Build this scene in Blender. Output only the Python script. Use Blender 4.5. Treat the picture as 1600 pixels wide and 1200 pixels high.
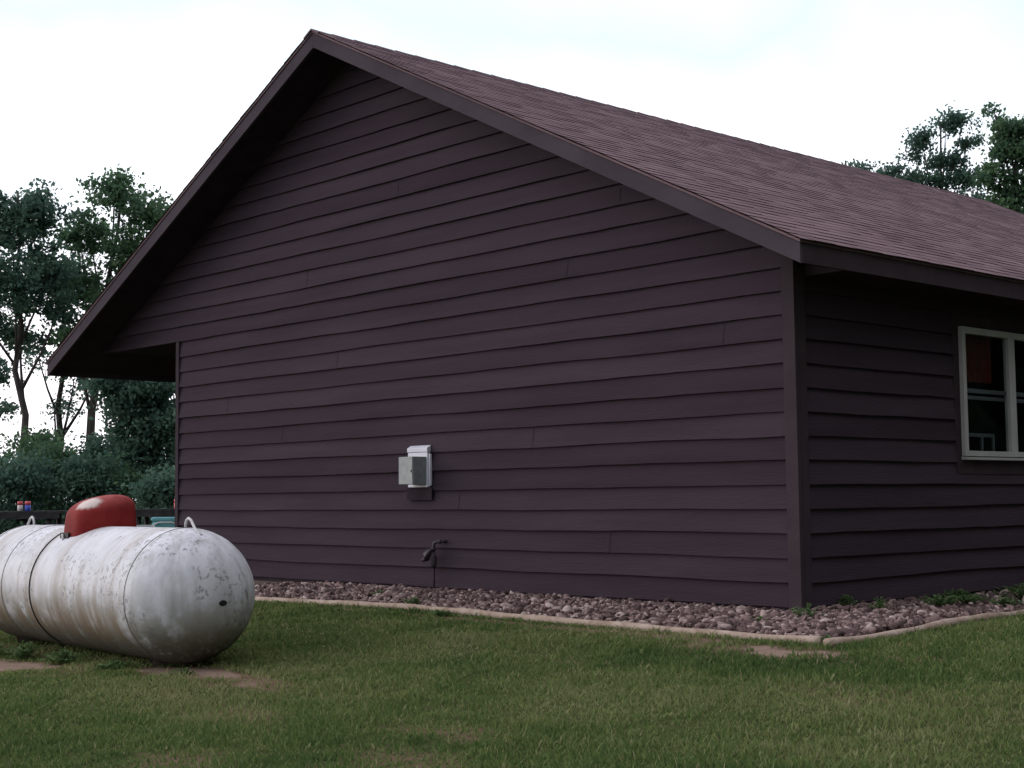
import bpy, math, random
import numpy as np
from mathutils import Matrix, Vector
sc = bpy.context.scene
for o in list(bpy.data.objects): bpy.data.objects.remove(o)

# ------------------------------------------------------------------ camera
FPX = 2287.97
CAM = np.array([7.1802, -9.8848, 0.9121])
YAW, PITCH, ROLL = -.8201, .0776, -.0106
def axes():
    F = np.array([math.sin(YAW)*math.cos(PITCH), math.cos(YAW)*math.cos(PITCH), math.sin(PITCH)])
    R = np.array([math.cos(YAW), -math.sin(YAW), 0.]); U = np.cross(R, F)
    c, s = math.cos(ROLL), math.sin(ROLL)
    return c*R+s*U, -s*R+c*U, F
AR, AU, AF = axes()
cd = bpy.data.cameras.new('camera'); cam = bpy.data.objects.new('camera', cd)
sc.collection.objects.link(cam)
cd.sensor_width = 36; cd.lens = FPX/1600*36; cd.clip_end = 2000; cd.clip_start = .05
M = Matrix(((AR[0], AU[0], -AF[0], CAM[0]), (AR[1], AU[1], -AF[1], CAM[1]), (AR[2], AU[2], -AF[2], CAM[2]), (0, 0, 0, 1)))
cam.matrix_world = M
sc.camera = cam
sc.render.resolution_x, sc.render.resolution_y = 1024, 768

# ------------------------------------------------------------------ world, sun, exposure
w = bpy.data.worlds.new('World'); sc.world = w; w.use_nodes = True
nt = w.node_tree; N = nt.nodes; L = nt.links
for n in list(N): N.remove(n)
SUN_EL, SUN_AZ = math.radians(9), math.radians(-118)      # azimuth from +Y, clockwise
out = N.new('ShaderNodeOutputWorld'); bg = N.new('ShaderNodeBackground')
sky = N.new('ShaderNodeTexSky'); sky.sky_type = 'NISHITA'; sky.sun_disc = False
sky.sun_elevation = SUN_EL; sky.sun_rotation = SUN_AZ; sky.air_density = 1.4; sky.dust_density = 2.5
tc = N.new('ShaderNodeTexCoord')
sep = N.new('ShaderNodeSeparateXYZ'); L.new(tc.outputs['Generated'], sep.inputs[0])
# the overcast layer: brighter towards the evening sun (-x), thinner and cooler overhead
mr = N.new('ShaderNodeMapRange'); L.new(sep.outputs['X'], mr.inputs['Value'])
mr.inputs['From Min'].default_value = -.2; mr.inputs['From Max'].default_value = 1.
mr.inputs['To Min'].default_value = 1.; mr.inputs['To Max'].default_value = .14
noi = N.new('ShaderNodeTexNoise'); noi.inputs['Scale'].default_value = 2.2; noi.inputs['Detail'].default_value = 5
L.new(tc.outputs['Generated'], noi.inputs['Vector'])
addn = N.new('ShaderNodeMath'); addn.operation = 'MULTIPLY_ADD'
L.new(noi.outputs['Fac'], addn.inputs[0]); addn.inputs[1].default_value = .40; L.new(sep.outputs['Z'], addn.inputs[2])
cr = N.new('ShaderNodeValToRGB'); L.new(addn.outputs[0], cr.inputs[0])
cr.color_ramp.elements[0].position = .36; cr.color_ramp.elements[0].color = (.98, .95, 1.03, 1)
cr.color_ramp.elements[1].position = .50; cr.color_ramp.elements[1].color = (.50, .61, .68, 1)
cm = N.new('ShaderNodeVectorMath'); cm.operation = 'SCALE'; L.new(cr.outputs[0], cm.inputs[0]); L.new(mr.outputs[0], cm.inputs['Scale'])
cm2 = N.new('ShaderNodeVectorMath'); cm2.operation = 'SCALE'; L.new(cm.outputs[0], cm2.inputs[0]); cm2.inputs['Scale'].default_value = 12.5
e3 = cr.color_ramp.elements.new(.72); e3.color = (.92, .90, .98, 1)
mix = N.new('ShaderNodeMix'); mix.data_type = 'RGBA'; mix.inputs['Factor'].default_value = .86
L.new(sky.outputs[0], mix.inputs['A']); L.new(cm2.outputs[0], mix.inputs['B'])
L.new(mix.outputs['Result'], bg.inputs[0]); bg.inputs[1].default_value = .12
L.new(bg.outputs[0], out.inputs[0])
sl = bpy.data.lights.new('sun', 'SUN'); sl.energy = .5; sl.angle = math.radians(25); sl.color = (1, .94, .88)
so = bpy.data.objects.new('sun', sl); sc.collection.objects.link(so)
sd = Vector((math.sin(SUN_AZ)*math.cos(SUN_EL), math.cos(SUN_AZ)*math.cos(SUN_EL), math.sin(SUN_EL)))
so.rotation_euler = sd.to_track_quat('Z', 'Y').to_euler()
sc.view_settings.view_transform = 'Standard'; sc.view_settings.look = 'None'
sc.view_settings.exposure = .4; sc.view_settings.gamma = 1
sc.render.engine = 'CYCLES'

# ------------------------------------------------------------------ helpers
def pt(px, py, z):
    """world point at depth z along the ray of photo pixel (px, py)"""
    return CAM + z*(AF + AR*(px-800)/FPX - AU*(py-600)/FPX)

class MB:
    def __init__(s): s.v = []; s.f = []; s.c = []; s.smooth = []
    def add(s, vs, fs, c=0.5, smooth=False):
        n = len(s.v); s.v += [tuple(map(float, v)) for v in vs]
        s.f += [tuple(i+n for i in f) for f in fs]; s.c += [c]*len(vs); s.smooth += [smooth]*len(fs)
    def box(s, a, b, c=.5):
        x0, y0, z0 = a; x1, y1, z1 = b
        s.add([(x0,y0,z0),(x1,y0,z0),(x1,y1,z0),(x0,y1,z0),(x0,y0,z1),(x1,y0,z1),(x1,y1,z1),(x0,y1,z1)],
              [(0,3,2,1),(4,5,6,7),(0,1,5,4),(1,2,6,5),(2,3,7,6),(3,0,4,7)], c)
    def prism(s, poly, axis, a, b, c=.5):
        n = len(poly)
        def P(u, v, t): return (t, u, v) if axis == 0 else ((u, t, v) if axis == 1 else (u, v, t))
        s.add([P(u, v, a) for u, v in poly]+[P(u, v, b) for u, v in poly],
              [tuple(range(n)), tuple(range(2*n-1, n-1, -1))]+[(i, i+n, (i+1) % n+n, (i+1) % n) for i in range(n)], c)
    def tube(s, pts, rad, seg=8, c=.5, caps=True):
        pts = [Vector(p) for p in pts]; n = len(pts)
        if not hasattr(rad, '__len__'): rad = [rad]*n
        vs = []; prev = None
        for i, p in enumerate(pts):
            t = (pts[min(i+1, n-1)]-pts[max(i-1, 0)]).normalized()
            if prev is None:
                a = Vector((0, 0, 1)) if abs(t.z) < .9 else Vector((1, 0, 0)); u = t.cross(a).normalized()
            else: u = (prev - t*prev.dot(t)).normalized()
            prev = u; v = t.cross(u)
            for k in range(seg):
                q = p+(u*math.cos(2*math.pi*k/seg)+v*math.sin(2*math.pi*k/seg))*rad[i]; vs.append(q)
        fs = [(i*seg+k, i*seg+(k+1) % seg, (i+1)*seg+(k+1) % seg, (i+1)*seg+k) for i in range(n-1) for k in range(seg)]
        if caps: fs += [tuple(range(seg-1, -1, -1)), tuple((n-1)*seg+k for k in range(seg))]
        s.add(vs, fs, c, True)
    def build(s, name, mat, parent=None, recalc=True):
        me = bpy.data.meshes.new(name); me.from_pydata(s.v, [], s.f)
        a = me.attributes.new('tint', 'FLOAT', 'POINT'); a.data.foreach_set('value', np.array(s.c, dtype=np.float32))
        me.polygons.foreach_set('use_smooth', s.smooth)
        if recalc:
            import bmesh
            bm = bmesh.new(); bm.from_mesh(me); bmesh.ops.recalc_face_normals(bm, faces=bm.faces); bm.to_mesh(me); bm.free()
        me.materials.append(mat); me.update()
        return link(name, me, parent)
def link(name, me, parent=None):
    o = bpy.data.objects.new(name, me); sc.collection.objects.link(o)
    if parent is not None:
        o.parent = parent; o.location = -Vector(root_loc(parent))
    return o
def root_loc(o):
    l = Vector((0, 0, 0))
    while o is not None: l += Vector(o.location); o = o.parent
    return l
def np_mesh(name, V, Fq, mat, parent=None, tint=None, k=4, smooth=False):
    """V (n,3), Fq (m,k) arrays"""
    me = bpy.data.meshes.new(name)
    me.vertices.add(len(V)); me.vertices.foreach_set('co', V.astype(np.float32).ravel())
    m = len(Fq); me.loops.add(m*k); me.loops.foreach_set('vertex_index', Fq.astype(np.int32).ravel())
    me.polygons.add(m); me.polygons.foreach_set('loop_start', np.arange(0, m*k, k, dtype=np.int32))
    me.polygons.foreach_set('loop_total', np.full(m, k, dtype=np.int32))
    if smooth: me.polygons.foreach_set('use_smooth', np.ones(m, dtype=bool))
    if tint is not None:
        a = me.attributes.new('tint', 'FLOAT', 'POINT'); a.data.foreach_set('value', tint.astype(np.float32))
    me.materials.append(mat); me.update(calc_edges=True)
    return link(name, me, parent)
def empty(name, loc, label=None, cat=None, group=None):
    o = bpy.data.objects.new(name, None); sc.collection.objects.link(o); o.location = loc; o.empty_display_size = .2
    return tag(o, label, cat, group)
def tag(o, label=None, cat=None, group=None, kind=None):
    if label: o['label'] = label
    if cat: o['category'] = cat
    if group: o['group'] = group
    if kind: o['kind'] = kind
    return o

def mat(name, ramp, rough=.7, noise=None, bump=0, bump_scale=60, spec=.3, metal=0, attr=0., trans=0., stretch=(1, 1, 1), detail=4):
    """ramp: list of (pos, rgb). driver = tint attribute * attr + noise * (1-attr)"""
    m = bpy.data.materials.new(name); m.use_nodes = True; nt = m.node_tree; N = nt.nodes; L = nt.links
    b = N['Principled BSDF']; b.inputs['Roughness'].default_value = rough; b.inputs['Metallic'].default_value = metal
    b.inputs['Specular IOR Level'].default_value = spec
    tcn = N.new('ShaderNodeTexCoord'); mp = N.new('ShaderNodeMapping'); L.new(tcn.outputs['Object'], mp.inputs[0]); mp.inputs['Scale'].default_value = stretch
    cr = N.new('ShaderNodeValToRGB')
    while len(cr.color_ramp.elements) < len(ramp): cr.color_ramp.elements.new(.5)
    for e, (p, c) in zip(cr.color_ramp.elements, ramp): e.position = p; e.color = (*c, 1)
    no = N.new('ShaderNodeTexNoise'); no.inputs['Scale'].default_value = noise or 5; no.inputs['Detail'].default_value = detail; L.new(mp.outputs[0], no.inputs['Vector'])
    if attr > 0:
        at = N.new('ShaderNodeAttribute'); at.attribute_name = 'tint'
        mx = N.new('ShaderNodeMix'); mx.data_type = 'FLOAT'; mx.inputs[0].default_value = attr
        L.new(no.outputs['Fac'], mx.inputs[2]); L.new(at.outputs['Fac'], mx.inputs[3]); L.new(mx.outputs[0], cr.inputs[0])
    else: L.new(no.outputs['Fac'], cr.inputs[0])
    L.new(cr.outputs[0], b.inputs['Base Color'])
    if bump:
        bn = N.new('ShaderNodeTexNoise'); bn.inputs['Scale'].default_value = bump_scale; bn.inputs['Detail'].default_value = 5; L.new(mp.outputs[0], bn.inputs['Vector'])
        bu = N.new('ShaderNodeBump'); bu.inputs['Strength'].default_value = bump; bu.inputs['Distance'].default_value = .01
        L.new(bn.outputs['Fac'], bu.inputs['Height']); L.new(bu.outputs[0], b.inputs['Normal'])
    if trans > 0:
        tr = N.new('ShaderNodeBsdfTranslucent'); L.new(cr.outputs[0], tr.inputs[0])
        ms = N.new('ShaderNodeMixShader'); ms.inputs[0].default_value = trans
        L.new(b.outputs[0], ms.inputs[1]); L.new(tr.outputs[0], ms.inputs[2]); L.new(ms.outputs[0], N['Material Output'].inputs[0])
    return m

SID = [(.2, (.035, .024, .032)), (.5, (.048, .034, .045)), (.8, (.064, .047, .060))]
m_siding = mat('purple_brown_siding', SID, rough=.9, spec=.08, noise=1.6, bump=.6, bump_scale=26, attr=.30, stretch=(.35, .35, 3.5), detail=8)
m_trim = mat('brown_trim', [(.3, (.044, .032, .039)), (.7, (.058, .044, .052))], spec=.08, rough=.9, noise=4, bump=.3, bump_scale=30)
m_fascia = mat('fascia_paint', [(.3, (.056, .044, .056)), (.7, (.074, .060, .074))], spec=.08, rough=.9, noise=3, bump=.2, bump_scale=30, stretch=(.6, 1, 1))
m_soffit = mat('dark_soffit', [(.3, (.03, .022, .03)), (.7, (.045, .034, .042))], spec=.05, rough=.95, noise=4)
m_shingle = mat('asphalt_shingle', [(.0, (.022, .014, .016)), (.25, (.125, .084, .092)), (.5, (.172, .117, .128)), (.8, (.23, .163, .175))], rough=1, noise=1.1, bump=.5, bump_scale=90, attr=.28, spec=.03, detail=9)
m_dark = mat('dark_room', [(.3, (.02, .02, .022)), (.7, (.03, .03, .032))], noise=2)
m_red = mat('red_fabric', [(.3, (.13, .022, .018)), (.7, (.18, .035, .026))], rough=.9, noise=12)
m_win = mat('window_vinyl', [(.3, (.34, .34, .33)), (.7, (.42, .41, .40))], rough=.5, noise=5)
m_sash = mat('sash_grey', [(.3, (.10, .105, .12)), (.7, (.14, .145, .16))], rough=.5, noise=5)
m_wbox = mat('white_enamel', [(.3, (.52, .53, .60)), (.7, (.62, .63, .70))], rough=.45, noise=6, spec=.4)
m_gbox = mat('grey_green_enamel', [(.3, (.20, .23, .23)), (.7, (.29, .32, .32))], rough=.5, noise=14, spec=.4, detail=8)
m_iron = mat('painted_iron', [(.3, (.035, .027, .034)), (.7, (.06, .045, .055))], rough=.6, noise=20, bump=.3)
m_black = mat('black_rubber', [(.3, (.012, .012, .013)), (.7, (.025, .024, .024))], rough=.6, noise=20)
m_edge = mat('weathered_edging', [(.25, (.20, .140, .100)), (.5, (.35, .265, .21)), (.75, (.46, .375, .32))], rough=.85, noise=9, bump=.5, bump_scale=50, detail=8)
m_rock = mat('river_rock', [(.0, (.030, .018, .018)), (.35, (.10, .062, .060)), (.62, (.22, .150, .138)), (1., (.66, .55, .51))], rough=.8, noise=25, bump=.3, bump_scale=60, attr=.72, detail=6)
m_bark = mat('bark', [(.3, (.035, .03, .03)), (.7, (.11, .095, .09))], rough=.95, noise=6, bump=.8, bump_scale=12, stretch=(3, 3, .6))
m_leafA = mat('leaf_green', [(.0, (.050, .095, .065)), (.5, (.085, .160, .095)), (1., (.15, .25, .12))], rough=.9, noise=1, attr=.9, trans=.5, spec=.05)
m_leafB = mat('leaf_bluegreen', [(.0, (.050, .095, .085)), (.5, (.090, .165, .130)), (1., (.15, .24, .165))], rough=.9, noise=1, attr=.9, trans=.5, spec=.05)
m_grass = mat('grass_blade', [(.0, (.042, .078, .028)), (.3, (.095, .155, .048)), (.55, (.17, .22, .078)), (.8, (.29, .29, .145)), (1., (.30, .25, .17))], rough=.75, noise=1.1, attr=.8, trans=.35, spec=.06)
m_weed = mat('weed_leaf', [(.0, (.05, .11, .035)), (.5, (.10, .18, .06)), (1., (.17, .26, .10))], rough=.55, noise=3, attr=.9, trans=.3)
m_tablewood = mat('dark_table_wood', [(.3, (.018, .017, .020)), (.7, (.045, .042, .046))], rough=.85, noise=8, bump=.4)
m_teal = mat('teal_plastic', [(.3, (.10, .30, .34)), (.7, (.14, .38, .42))], rough=.5, noise=6)
m_canred = mat('red_print', [(.3, (.55, .07, .09)), (.7, (.65, .12, .13))], rough=.4, noise=8)
m_canblue = mat('blue_print', [(.3, (.04, .07, .40)), (.7, (.06, .10, .5))], rough=.4, noise=8)
m_canwhite = mat('white_print', [(.3, (.5, .48, .48)), (.7, (.65, .6, .6))], rough=.4, noise=8)
m_greyplastic = mat('grey_lid', [(.3, (.20, .22, .24)), (.7, (.32, .34, .36))], rough=.5, noise=8)

# ------------------------------------------------------------------ ground
def gz(x, y):
    d = np.maximum(0, -np.asarray(y, dtype=float))
    return -.06-.03*np.clip(d/1.3, 0, 1)-.05*np.clip(d-1.3, 0, 16)
rng = np.random.default_rng(7)
def vnoise(x, y, s, seed):
    r = np.random.default_rng(seed); G = r.random((256, 256))
    u = np.asarray(x)/s+500.3; v = np.asarray(y)/s+500.7
    i = np.floor(u).astype(int); j = np.floor(v).astype(int); a = u-i; b = v-j
    a = a*a*(3-2*a); b = b*b*(3-2*b)
    g = lambda p, q: G[p % 256, q % 256]
    return (g(i, j)*(1-a)+g(i+1, j)*a)*(1-b)+(g(i, j+1)*(1-a)+g(i+1, j+1)*a)*b
xs = np.unique(np.concatenate([np.linspace(-900, -40, 16), np.linspace(-40, -6, 120), np.linspace(-6, 5, 260), np.linspace(5, 16, 40), np.linspace(16, 900, 16)]))
ys = np.unique(np.concatenate([np.linspace(-900, -17.5, 14), np.linspace(-17.5, -7, 50), np.linspace(-7, -1.2, 190), np.linspace(-1.2, 8, 40), np.linspace(8, 60, 20), np.linspace(60, 900, 12)]))
X, Y = np.meshgrid(xs, ys, indexing='ij')
Z = gz(X, Y)+(vnoise(X, Y, 1.1, 3)-.5)*.035*(Y < -1.8)
V = np.stack([X, Y, Z], -1).reshape(-1, 3); ny = len(ys)
ii, jj = np.meshgrid(np.arange(len(xs)-1), np.arange(ny-1), indexing='ij'); a = (ii*ny+jj).ravel()
Fq = np.stack([a, a+ny, a+ny+1, a+1], -1)
# bare patches: list of (x, y, rx, ry, strength)
BARE = [(-3.35, -5.15, .60, .20, 1.), (-1.45, -4.62, .70, .22, 1.1), (1.42, -4.95, .32, .16, .5), (1.2, -1.92, .55, .26, 1.1), (-.4, -1.72, 1.5, .08, .7), (.95, -6.2, .4, .22, .45),
        (-3.4, -4.5, 1.7, .25, .45), (1.9, -5.6, .6, .3, .4), (2.6, -3.0, .5, .25, .3), (.2, -2.9, .5, .25, .2), (1.75, -1.2, .12, .6, .4), (-2.6, -1.66, 1.6, .06, .6), (-.2, -5.3, .4, .2, .35)]
def bare(x, y):
    b = np.zeros_like(x); wob = (vnoise(x, y, .17, 91)-.5)*.9+(vnoise(x, y, .45, 92)-.5)*.9
    for cx, cy, rx, ry, s in BARE:
        d = np.sqrt(((x-cx)/rx)**2+((y-cy)/ry)**2)+wob; b = np.maximum(b, s*np.clip(1.6-d, 0, 1))
    return b
m_ground = mat('turf_soil', [(.20, (.034, .058, .018)), (.42, (.062, .068, .028)), (.60, (.13, .088, .062)), (.85, (.24, .175, .14))], rough=1, noise=14, bump=1, bump_scale=60, detail=10, attr=.55, spec=.03)
tag(np_mesh('ground', V, Fq, m_ground, smooth=True, tint=.25+.8*bare(X.ravel(), Y.ravel())), kind='structure')

# ------------------------------------------------------------------ house
E_ = .2                                       # board exposure
RX, RZ = -5.958, 6.125; EX, EZ = .529, 2.885; LX = 2*RX-EX; YF, YB = -.60, 14.1; PIT = (RZ-EZ)/(EX-RX)
WX = -9.82; YE = 13.5
house = empty('house', (RX, 0, -.1), 'long low dark brown house with lap siding gable and mauve shingle roof', 'house')
def xlim(z):      # half extents of the gable at height z (just under the shingles)
    return RX+(RZ-.07-z)/PIT, RX-(RZ-.07-z)/PIT
g = MB(); rb = random.Random(3)
def board(mb, axis, u0b, u1b, u0t, u1t, k, off, out=.036, sgn=-1):
    """one lap board; axis 'x' (gable, y=off) or 'y' (side, x=off)"""
    L_ = max(abs(u1b-u0b), .01); n = max(1, int(L_/.22)); vs = []
    tint = rb.random(); joint = None
    z0, z1 = k*E_, (k+1)*E_+.012
    for i in range(n+1):
        t = i/n; ub = u0b+(u1b-u0b)*t; ut = u0t+(u1t-u0t)*t
        w0 = (float(vnoise(ub, k*3.1, 1.3, 11))-.5)*.016+(float(vnoise(ub, k*5.3, .35, 14))-.5)*.007; w1 = (float(vnoise(ub, k*2.7, .9, 12))-.5)*.014
        for (u, z, d) in ((ub, z0+w0, .0), (ub, z0+w0, out+w1), (ut, z1, .004)):
            vs.append((u, off+sgn*d, z) if axis == 'x' else (off+sgn*d, u, z))
    fs = []
    for i in range(n):
        a = i*3; fs += [(a, a+1, a+4, a+3), (a+1, a+2, a+5, a+4)]
    mb.add(vs, fs, tint)
    if joint:
        for dj in (0,):
            u = u0b+(u1b-u0b)*joint/n
            q = [(u-.003, z0+.012, out-.0015), (u+.003, z0+.012, out-.0015), (u+.003, z1-.03, .0095), (u-.003, z1-.03, .0095)]
for k in range(0, 30):
    a1, a0 = xlim(k*E_); t1, t0 = xlim((k+1)*E_+.012)
    lo = a0 if k >= 15 else WX+.055
    lot = t0 if k >= 15 else WX+.055
    if lot < lo and k >= 15: lot = lo
    hb, ht = min(a1, -.085), min(t1, -.085)
    if ht-lot < .02: ht = lot = RX
    if hb-lo < .05: continue
    if k < 15: board(g, 'x', lo, hb, lot, ht, k, 0)
    else: board(g, 'x', lo, hb, lot, ht, k, 0)
# butt joints between boards and a small knot, as dark slits cut proud of the face
for (x, k) in ((-5.175, 21), (-.723, 11), (-4.204, 4), (-7.4, 8), (-2.6, 15), (-6.3, 12), (-3.1, 7), (-1.9, 18), (-8.6, 10), (-2.1, 2), (-6.9, 17), (-3.9, 24)):
    z0, z1 = k*E_+.004, (k+1)*E_
    g.add([(x-.004, -.044, z0), (x+.004, -.044, z0), (x+.004, -.0085, z1), (x-.004, -.0085, z1), (x+.0, -.012, z0), (x, 0, z1)], [(0, 1, 2, 3)], 0.)
front = g.build('gable_siding', m_siding, house, recalc=False)
# side wall boards with the window opening left free
g = MB(); WY0, WY1 = 2.54, 4.46
for k in range(0, 14):
    spans = [(.10, YE)] if not (6 <= k <= 12) else [(.10, WY0-.10), (WY1+.10, YE)]
    for s0, s1 in spans: board(g, 'y', s0, s1, s0, s1, k, 0, sgn=1)
g.build('side_siding', m_siding, house, recalc=False)
# inner wall shells (what holds the boards up, keeps the sky out)
g = MB()
g.prism([(WX+.02, -.3), (-.03, -.3), (-.03, xx) if False else (-.03, RZ-.12-PIT*(-.03-RX)), (RX, RZ-.12), (LX+.75, RZ-.12-PIT*(RX-LX-.75)), (LX+.75, 3.0), (WX+.02, 3.0)], 1, .006, .12)
g.prism([(WX+.02, -.3), (-.03, -.3), (-.03, RZ-.12-PIT*(-.03-RX)), (RX, RZ-.12), (LX+.75, RZ-.12-PIT*(RX-LX-.75)), (LX+.75, 3.0), (WX+.02, 3.0)], 1, YE-.12, YE)
g.box((-.12, .125, -.3), (-.004, WY0-.02, 2.9)); g.box((-.12, WY1+.02, -.3), (-.004, YE-.125, 2.9))
g.box((-.12, WY0-.018, -.3), (-.004, WY1+.018, 1.2)); g.box((-.12, WY0-.018, 2.5), (-.004, WY1+.018, 2.9))
g.box((WX+.02, .125, -.3), (WX+.12, YE-.125, 3.0))
g.build('wall', m_soffit, house)
# corner boards
g = MB(); g.box((-.082, -.052, -.02), (.040, 0.001, 3.0)); g.box((.003, .004, -.02), (.042, .098, 2.80)); g.build('corner_board', m_trim, house)
g = MB(); g.box((WX-.02, -.044, -.02), (WX+.052, .05, 2.995)); g.build('corner_board', m_trim, house)
# skirt strip below the last board
g = MB(); g.box((WX+.06, -.012, -.12), (-.09, .004, .012)); g.box((.0, .1, -.12), (.012, YE, .012)); g.build('foundation_strip', m_soffit, house)

# roof: shingle courses as real overlapping tabs
def slope(sgn, seed):
    r_ = np.random.default_rng(seed); VV = []; FF = []; TT = []
    s = np.array([sgn, 0, -PIT]); Ls = math.hypot(1, PIT)*(EX-RX); s = s/np.linalg.norm(s); nrm = np.array([sgn*PIT, 0, 1.]); nrm /= np.linalg.norm(nrm)
    apex = np.array([RX, 0, RZ]); ncr = int(Ls/.145)+1
    for i in range(ncr):
        d1 = Ls-i*.145+.012; d0 = max(d1-.165, 0)
        y = YF-.022-r_.uniform(0, .006); y_end = YB+.02
        off = r_.random()*.3
        while y < y_end:
            wd = r_.uniform(.13, .34); y2 = min(y+wd, y_end)
            th = .008 + .003*(r_.random() < .5)
            tj = r_.uniform(-.001, .001)
            p = [apex+s*(d1+tj)+nrm*(th-.002), apex+s*(d1+tj)+nrm*(th-.002), apex+s*(d1+tj)-nrm*.002, apex+s*d0+nrm*.0025]
            n = len(VV)
            for q in p:
                VV.append((q[0], y, q[2])); VV.append((q[0], y2, q[2]))
            # top face uses p0 lower -> p2 upper; butt face p0 -> p1
            FF += [(n, n+1, n+7, n+6), (n+2, n+3, n+5, n+4)]
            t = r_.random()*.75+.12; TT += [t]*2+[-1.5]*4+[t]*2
            y = y2
    m = MB(); m.v = VV; m.f = [f if len(set(f)) == 4 else f[:3] for f in FF]; m.c = TT; m.smooth = [False]*len(m.f)
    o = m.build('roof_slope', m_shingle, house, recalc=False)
    # deck below
    d = MB(); x0, x1 = RX, RX+sgn*(EX-RX-.01)
    zz = lambda x: RZ-PIT*abs(x-RX)
    d.prism([(x0, zz(x0)-.008), (x1, zz(x1)-.008), (x1, zz(x1)-.028), (x0, zz(x0)-.028)], 1, YF-.012, YB+.01)
    d.build('roof_deck', m_shingle, house)
slope(1, 1); slope(-1, 2)
g = MB(); y = YF-.03; r_ = random.Random(5)
while y < YB:
    y2 = min(y+.30, YB+.02)
    g.add([(RX-.14, y, RZ-.07+.012), (RX, y, RZ+.012+.002), (RX+.14, y, RZ-.07+.012), (RX-.14, y2+.04, RZ-.07+.004), (RX, y2+.04, RZ+.004), (RX+.14, y2+.04, RZ-.07+.004), (RX-.14, y, RZ-.08), (RX, y, RZ-.006), (RX+.14, y, RZ-.08)],
          [(0, 1, 4, 3), (1, 2, 5, 4), (0, 6, 7, 1), (1, 7, 8, 2)], r_.random()*.7+.1); y = y2
g.build('ridge_cap', m_shingle, house)
# fascia boards (rake) front and back, plumb cut
RT = .165
zz = lambda x: RZ-PIT*abs(x-RX)-.030
for (ya, yb) in ((YF, YF+.035), (YB-.035, YB)):
    for sgn in (1, -1):
        x1 = RX+sgn*(EX-RX-.02)
        g = MB(); xa = RX+sgn*.0015
        g.prism([(xa, zz(xa)), (x1, zz(x1)), (x1, zz(x1)-RT), (xa, zz(xa)-RT)], 1, ya, yb); g.build('rake_fascia', m_fascia, house)
# eave fascia, soffits
for sgn in (1, -1):
    x1 = RX+sgn*(EX-RX-.022); xi = x1-sgn*.03
    g = MB(); g.prism([(min(x1, xi), zz(x1)-.0), (max(x1, xi), zz(x1)-.0), (max(x1, xi), zz(x1)-RT+.004), (min(x1, xi), zz(x1)-RT+.004)], 1, YF+.036, YB-.036)
    g.build('eave_fascia', m_trim, house)
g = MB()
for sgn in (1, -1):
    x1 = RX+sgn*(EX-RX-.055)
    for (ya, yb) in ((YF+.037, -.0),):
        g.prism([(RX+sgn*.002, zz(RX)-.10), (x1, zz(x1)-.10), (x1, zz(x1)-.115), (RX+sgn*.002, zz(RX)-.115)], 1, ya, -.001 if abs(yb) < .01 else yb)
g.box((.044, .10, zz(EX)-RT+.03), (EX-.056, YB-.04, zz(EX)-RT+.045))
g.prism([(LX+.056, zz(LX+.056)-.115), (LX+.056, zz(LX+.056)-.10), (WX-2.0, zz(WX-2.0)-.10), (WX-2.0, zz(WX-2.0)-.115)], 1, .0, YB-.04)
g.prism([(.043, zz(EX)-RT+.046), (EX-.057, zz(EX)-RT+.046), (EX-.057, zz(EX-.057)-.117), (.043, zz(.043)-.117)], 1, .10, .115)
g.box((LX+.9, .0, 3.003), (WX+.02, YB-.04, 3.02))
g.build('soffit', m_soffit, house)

# window
win = MB(); fx0, fx1 = .0, .062
def frame_box(mb, y0, y1, z0, z1, x0=.0, x1=.062): mb.box((x0, y0, z0), (x1, y1, z1))
WZ0, WZ1 = 1.258, 2.478
FW = .062; YM = 3.475
mw = MB()
frame_box(mw, WY0, WY0+FW, WZ0, WZ1); frame_box(mw, WY1-FW, WY1, WZ0, WZ1)
frame_box(mw, WY0+FW, WY1-FW, WZ1-.06, WZ1); frame_box(mw, WY0+FW, WY1-FW, WZ0, WZ0+.05)
frame_box(mw, YM-.06, YM+.06, WZ0+.05, WZ1-.06, .0, .058)
wroot = mw.build('window', m_win, house)
# the sill proud of the frame
s_ = MB(); s_.prism([(.0, WZ0-.035), (.085, WZ0-.035), (.085, WZ0-.012), (.0, WZ0-.002)], 1, WY0-.01, WY1+.01)
so_ = MB(); so_.v = [(a, b, c) for (a, b, c) in s_.v]; so_.f = s_.f; so_.c = s_.c; so_.smooth = s_.smooth
so_.build('sill', m_win, wroot)
m_glass = bpy.data.materials.new('glass'); m_glass.use_nodes = True
_n = m_glass.node_tree.nodes; _l = m_glass.node_tree.links
gl = _n.new('ShaderNodeBsdfGlossy'); gl.inputs['Roughness'].default_value = .03
no_ = _n.new('ShaderNodeTexNoise'); no_.inputs['Scale'].default_value = 1.5
crg = _n.new('ShaderNodeValToRGB'); crg.color_ramp.elements[0].color = (.75, .8, .8, 1); crg.color_ramp.elements[1].color = (.9, .92, .92, 1); _l.new(no_.outputs['Fac'], crg.inputs[0])
trn = _n.new('ShaderNodeBsdfTransparent'); _l.new(crg.outputs[0], trn.inputs[0]); fr = _n.new('ShaderNodeValue'); fr.outputs[0].default_value = .02
mxs = _n.new('ShaderNodeMixShader'); _l.new(fr.outputs[0], mxs.inputs[0]); _l.new(trn.outputs[0], mxs.inputs[1]); _l.new(gl.outputs[0], mxs.inputs[2]); _l.new(mxs.outputs[0], _n['Material Output'].inputs[0])
for (a, b) in ((WY0+FW, YM-.06), (YM+.06, WY1-FW)):
    g = MB(); g.box((.022, a, WZ0+.05), (.027, b, WZ1-.06)); pane = g.build('pane', m_glass, wroot)
    g = MB(); g.box((.008, a, 1.86), (.020, b, 1.90)); g.box((-.012, a, 1.80), (.004, b, 1.835)); g.build('sash', m_sash, wroot)
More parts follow.
